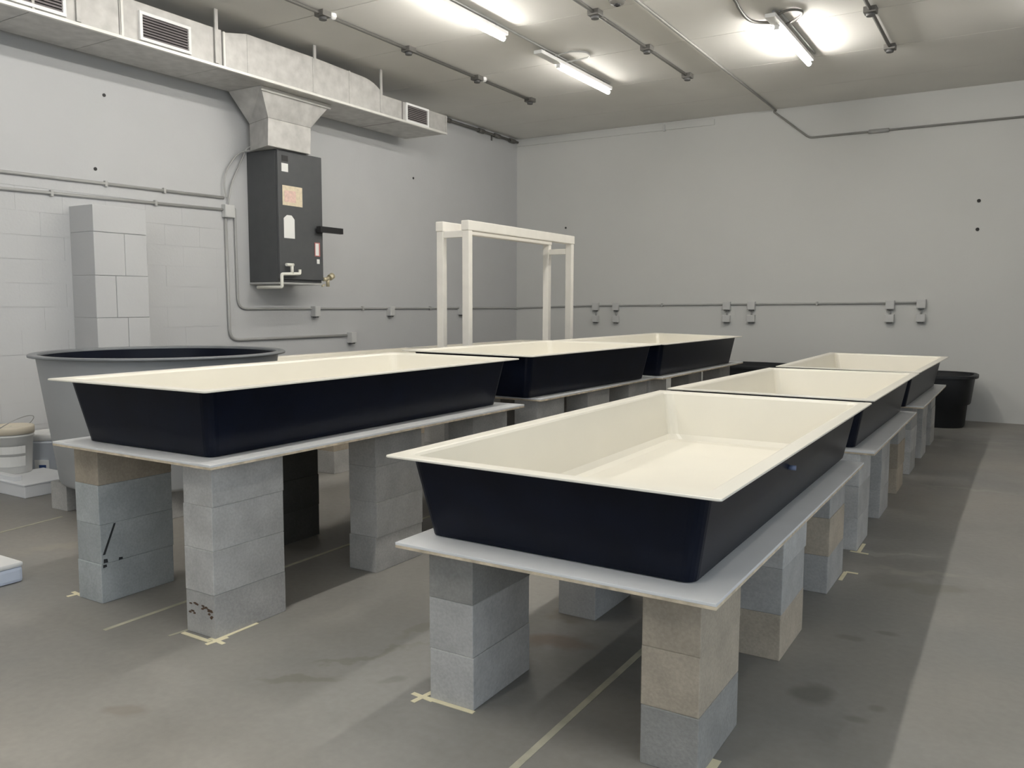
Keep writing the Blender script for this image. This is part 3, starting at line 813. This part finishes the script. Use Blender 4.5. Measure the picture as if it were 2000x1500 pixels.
o = MB().tube(spline([(-4.36, 7.95, ZC - .045), (-4.25, 7.98, ZC - .02), (-4.168, 8.003, ZC - .012), (-4.07, 8.10, ZC - .01), (-4.094, 8.238, ZC - .01), (-4.192, 8.288, ZC - .012), (-4.37, 8.20, ZC - .045)]), .009, 8).build('cable_loop', 'conduit')
tag(o, 'faint loop of pale cable beside the far left strip light', 'cable')
t = thing('ceiling_detector', 'round dark fitting on the ceiling cut by the top edge', 'detector', (-3.16, 6.88, ZC))
MB().lathe([(.075, .002), (.075, -.02), (.06, -.045), (.02, -.052)], 20).build('base', 'conduit_dark', t)
MB().lathe([(.03, -.04), (.03, -.062), (.012, -.068)], 12).build('sensor', 'black', t)

# ------------------------------------------------------------------ black tubs by the back wall
def tub(cx, cy, lx, ly, hgt, label):
    t = thing('stock_tub', label, 'tub', (cx, cy, 0), 'black oval tubs by the back wall')
    def ring(k, z, n=40):
        return [(cx_, cy_, z) for (cx_, cy_) in [(lx / 2 * k * math.copysign(abs(math.cos(a)) ** .55, math.cos(a)), ly / 2 * (k - .02) * math.copysign(abs(math.sin(a)) ** .55, math.sin(a))) for a in [2 * math.pi * i / n for i in range(n)]]]
    MB().loops([ring(.80, 0), ring(.815, .01), ring(.845, hgt * .42), ring(.895, hgt * .45), ring(.945, hgt * .93), ring(.945, hgt - .02)], cap0=True, smooth=True).build('shell', 'tub', t)
    MB().loops([ring(.92, hgt - .01), ring(.865, hgt * .5), ring(.815, hgt * .44), ring(.78, .03)], cap1=True, smooth=True).build('liner', 'tub', t)
    MB().loops([ring(.92, hgt - .012), ring(.92, hgt), ring(.97, hgt + .004), ring(1.0, hgt - .006), ring(1.0, hgt - .035), ring(.985, hgt - .035), ring(.985, hgt - .015), ring(.94, hgt - .015)]).build('rim', 'tub', t)
    return t
tub(-1.10, 11.20, 1.34, .86, .62, 'black plastic tub beside the far end of the right tray row')
tub(-3.10, 11.22, 1.34, .86, .64, 'black plastic tub in the aisle behind the rows, only its rim showing')

# ------------------------------------------------------------------ pails and white things at far left
def pail(cx, cy, z, label, m, lid=True, h_=.355):
    t = thing('plastic_pail', label, 'bucket', (cx, cy, z), 'plastic pails at far left')
    MB().lathe([(.01, 0), (.128, 0), (.132, .006), (.149, h_ * .80), (.158, h_ * .81), (.158, h_ * .85), (.150, h_ * .86), (.152, h_)], 36).build('body', m, t)
    if lid:
        MB().lathe([(.01, h_ + .008), (.148, h_ + .008), (.160, h_ + .012), (.163, h_ + .002), (.162, h_ - .045), (.153, h_ - .045)], 36).build('lid', 'pail_lid' if m == 'pail' else 'white', t)
    return t
q = pail(-6.74, 3.47, .102, 'off-white pail with a cream lid standing on the white box', 'pail')
for (z0, z1) in ((.06, .14), (.16, .22)):
    bm = MB()
    a0, a1 = math.radians(-75), math.radians(10)
    n = 8
    bm.loops([[(rr * math.cos(a0 + (a1 - a0) * k / n), rr * math.sin(a0 + (a1 - a0) * k / n), z) for k in range(n + 1)] for (rr, z) in ((.139 + z0 * .055, z0), (.139 + z1 * .055, z1))])
    for f in list(bm.bm.faces):
        pass
    # drop the closing strip so the label stays on its side of the pail
    for f in [f for f in bm.bm.faces if f.calc_area() > .009]: bm.bm.faces.remove(f)
    bm.build('label_band', 'paper', q)
MB().tube(spline([(.16 * math.cos(a), .16 * math.sin(a), .34 + .11 * math.sin((a + 1.2) / math.pi * math.pi)) for a in [(-1.2 + math.pi * k / 8) for k in range(9)]], 3), .003, 6).build('wire_handle', 'wire', q)
q = pail(-6.86, 3.84, 0, 'pale blue-white pail with a blue printed square, against the tank', 'pail_cool')
lab = MB().hexa([(.03, -.148, .02), (.125, -.085, .02), (.03, -.143, .02), (.12, -.082, .02), (.03, -.152, .15), (.13, -.09, .15), (.03, -.146, .15), (.125, -.087, .15)]).build('label', 'paper', q)
MB().hexa([(.06, -.131, .05), (.105, -.101, .05), (.06, -.126, .05), (.102, -.098, .05), (.06, -.1345, .11), (.108, -.103, .11), (.06, -.129, .11), (.105, -.099, .11)]).build('printed_square', 'label_blue', lab)
bx = thing('white_box', 'flat white box on the floor under the off-white pail', 'box', (-6.43, 3.49, 0))
MB().box(-.28, .26, -.24, .2, 0, .09, .006).build('body', 'foam', bx)
MB().box(-.285, .265, -.245, .205, .09, .101, .003).build('lid', 'foam', bx)
bx = MB().box(-.22, .16, -.03, .03, 0, .035, .004).build('white_block', 'foam', None, (-6.52, 3.305, .101))
tag(bx, 'thin white slab lying on the flat white box before the pail', 'slab')
bx = thing('white_container', 'small pale rounded container on the floor at the left edge', 'container', (-4.47, 2.18, 0))
MB().box(-.17, .145, -.07, .07, 0, .082, .018).build('body', 'foam_blue', bx)
MB().box(-.172, .147, -.072, .072, .08, .105, .010).build('lid', 'white', bx)

# ------------------------------------------------------------------ floor tape
def strip(name, label, segs, m, wd=.024, group=None):
    bm = MB()
    for k, (a, b) in enumerate(segs):
        a, b = Vector((*a, 0)), Vector((*b, 0))
        d = (b - a).normalized(); n = Vector((-d.y, d.x, 0)) * wd / 2
        z0, z1 = .0002, .0012 + k * .0006
        bm.hexa([(*(a - n).xy, z0), (*(b - n).xy, z0), (*(a + n).xy, z0), (*(b + n).xy, z0), (*(a - n).xy, z1), (*(b - n).xy, z1), (*(a + n).xy, z1), (*(b + n).xy, z1)])
    return tag(bm.build(name, m), label, 'tape', group)
strip('floor_tape', 'long pale tape line down the middle under the right tray row', [((-1.272, 1.75), (-1.315, 9.9))], 'tape_dirty', .026, 'layout tape lines')
strip('floor_tape', 'long pale tape line down the middle under the left tray row', [((-3.367, 2.08), (-3.345, 9.6))], 'tape_dirty', .024, 'layout tape lines')
strip('floor_tape', 'pale tape line on the floor before the round tank', [((-5.30, 2.1), (-5.44, 3.1))], 'tape_dirty', .022, 'layout tape lines')
strip('floor_tape', 'short faint tape line left of the nearest left row stack', [((-3.072, 2.19), (-3.058, 2.3))], 'tape_dirty', .014, 'layout tape lines')
def cross(x, y, label, s_=.055, extra=()):
    strip('tape_cross', label, [((x - s_, y + s_ * .1), (x + s_, y - s_ * .1)), ((x - s_ * .15, y - s_), (x + s_ * .15, y + s_))] + list(extra), 'tape', .02, 'tape corner marks')
cross(-3.905, 2.285, 'pale tape cross at the foot of the leftmost block stack', .05)
cross(-2.852, 2.262, 'pale tape cross at the near corner of the second block stack', .05, [((-2.862, 2.27), (-2.862, 2.49)), ((-3.05, 2.243), (-2.87, 2.24))])
cross(-1.80, 2.318, 'pale tape cross at the foot of the right row front left stack', .05, [((-1.80, 2.318), (-1.575, 2.318))])
strip('tape_corner', 'bit of pale tape at the foot of the right row nearest right stack', [((-.755, 2.40), (-.755, 2.47))], 'tape', .03, 'tape corner marks')
strip('tape_corner', 'bit of pale tape behind the third right hand stack', [((-.752, 4.50), (-.752, 4.66)), ((-.752, 4.66), (-.69, 4.66))], 'tape', .02, 'tape corner marks')
strip('tape_corner', 'yellowish tape at the foot of the middle tray front right stack', [((-.80, 5.08), (-.70, 5.07)), ((-.755, 5.08), (-.755, 5.28))], 'tape', .02, 'tape corner marks')
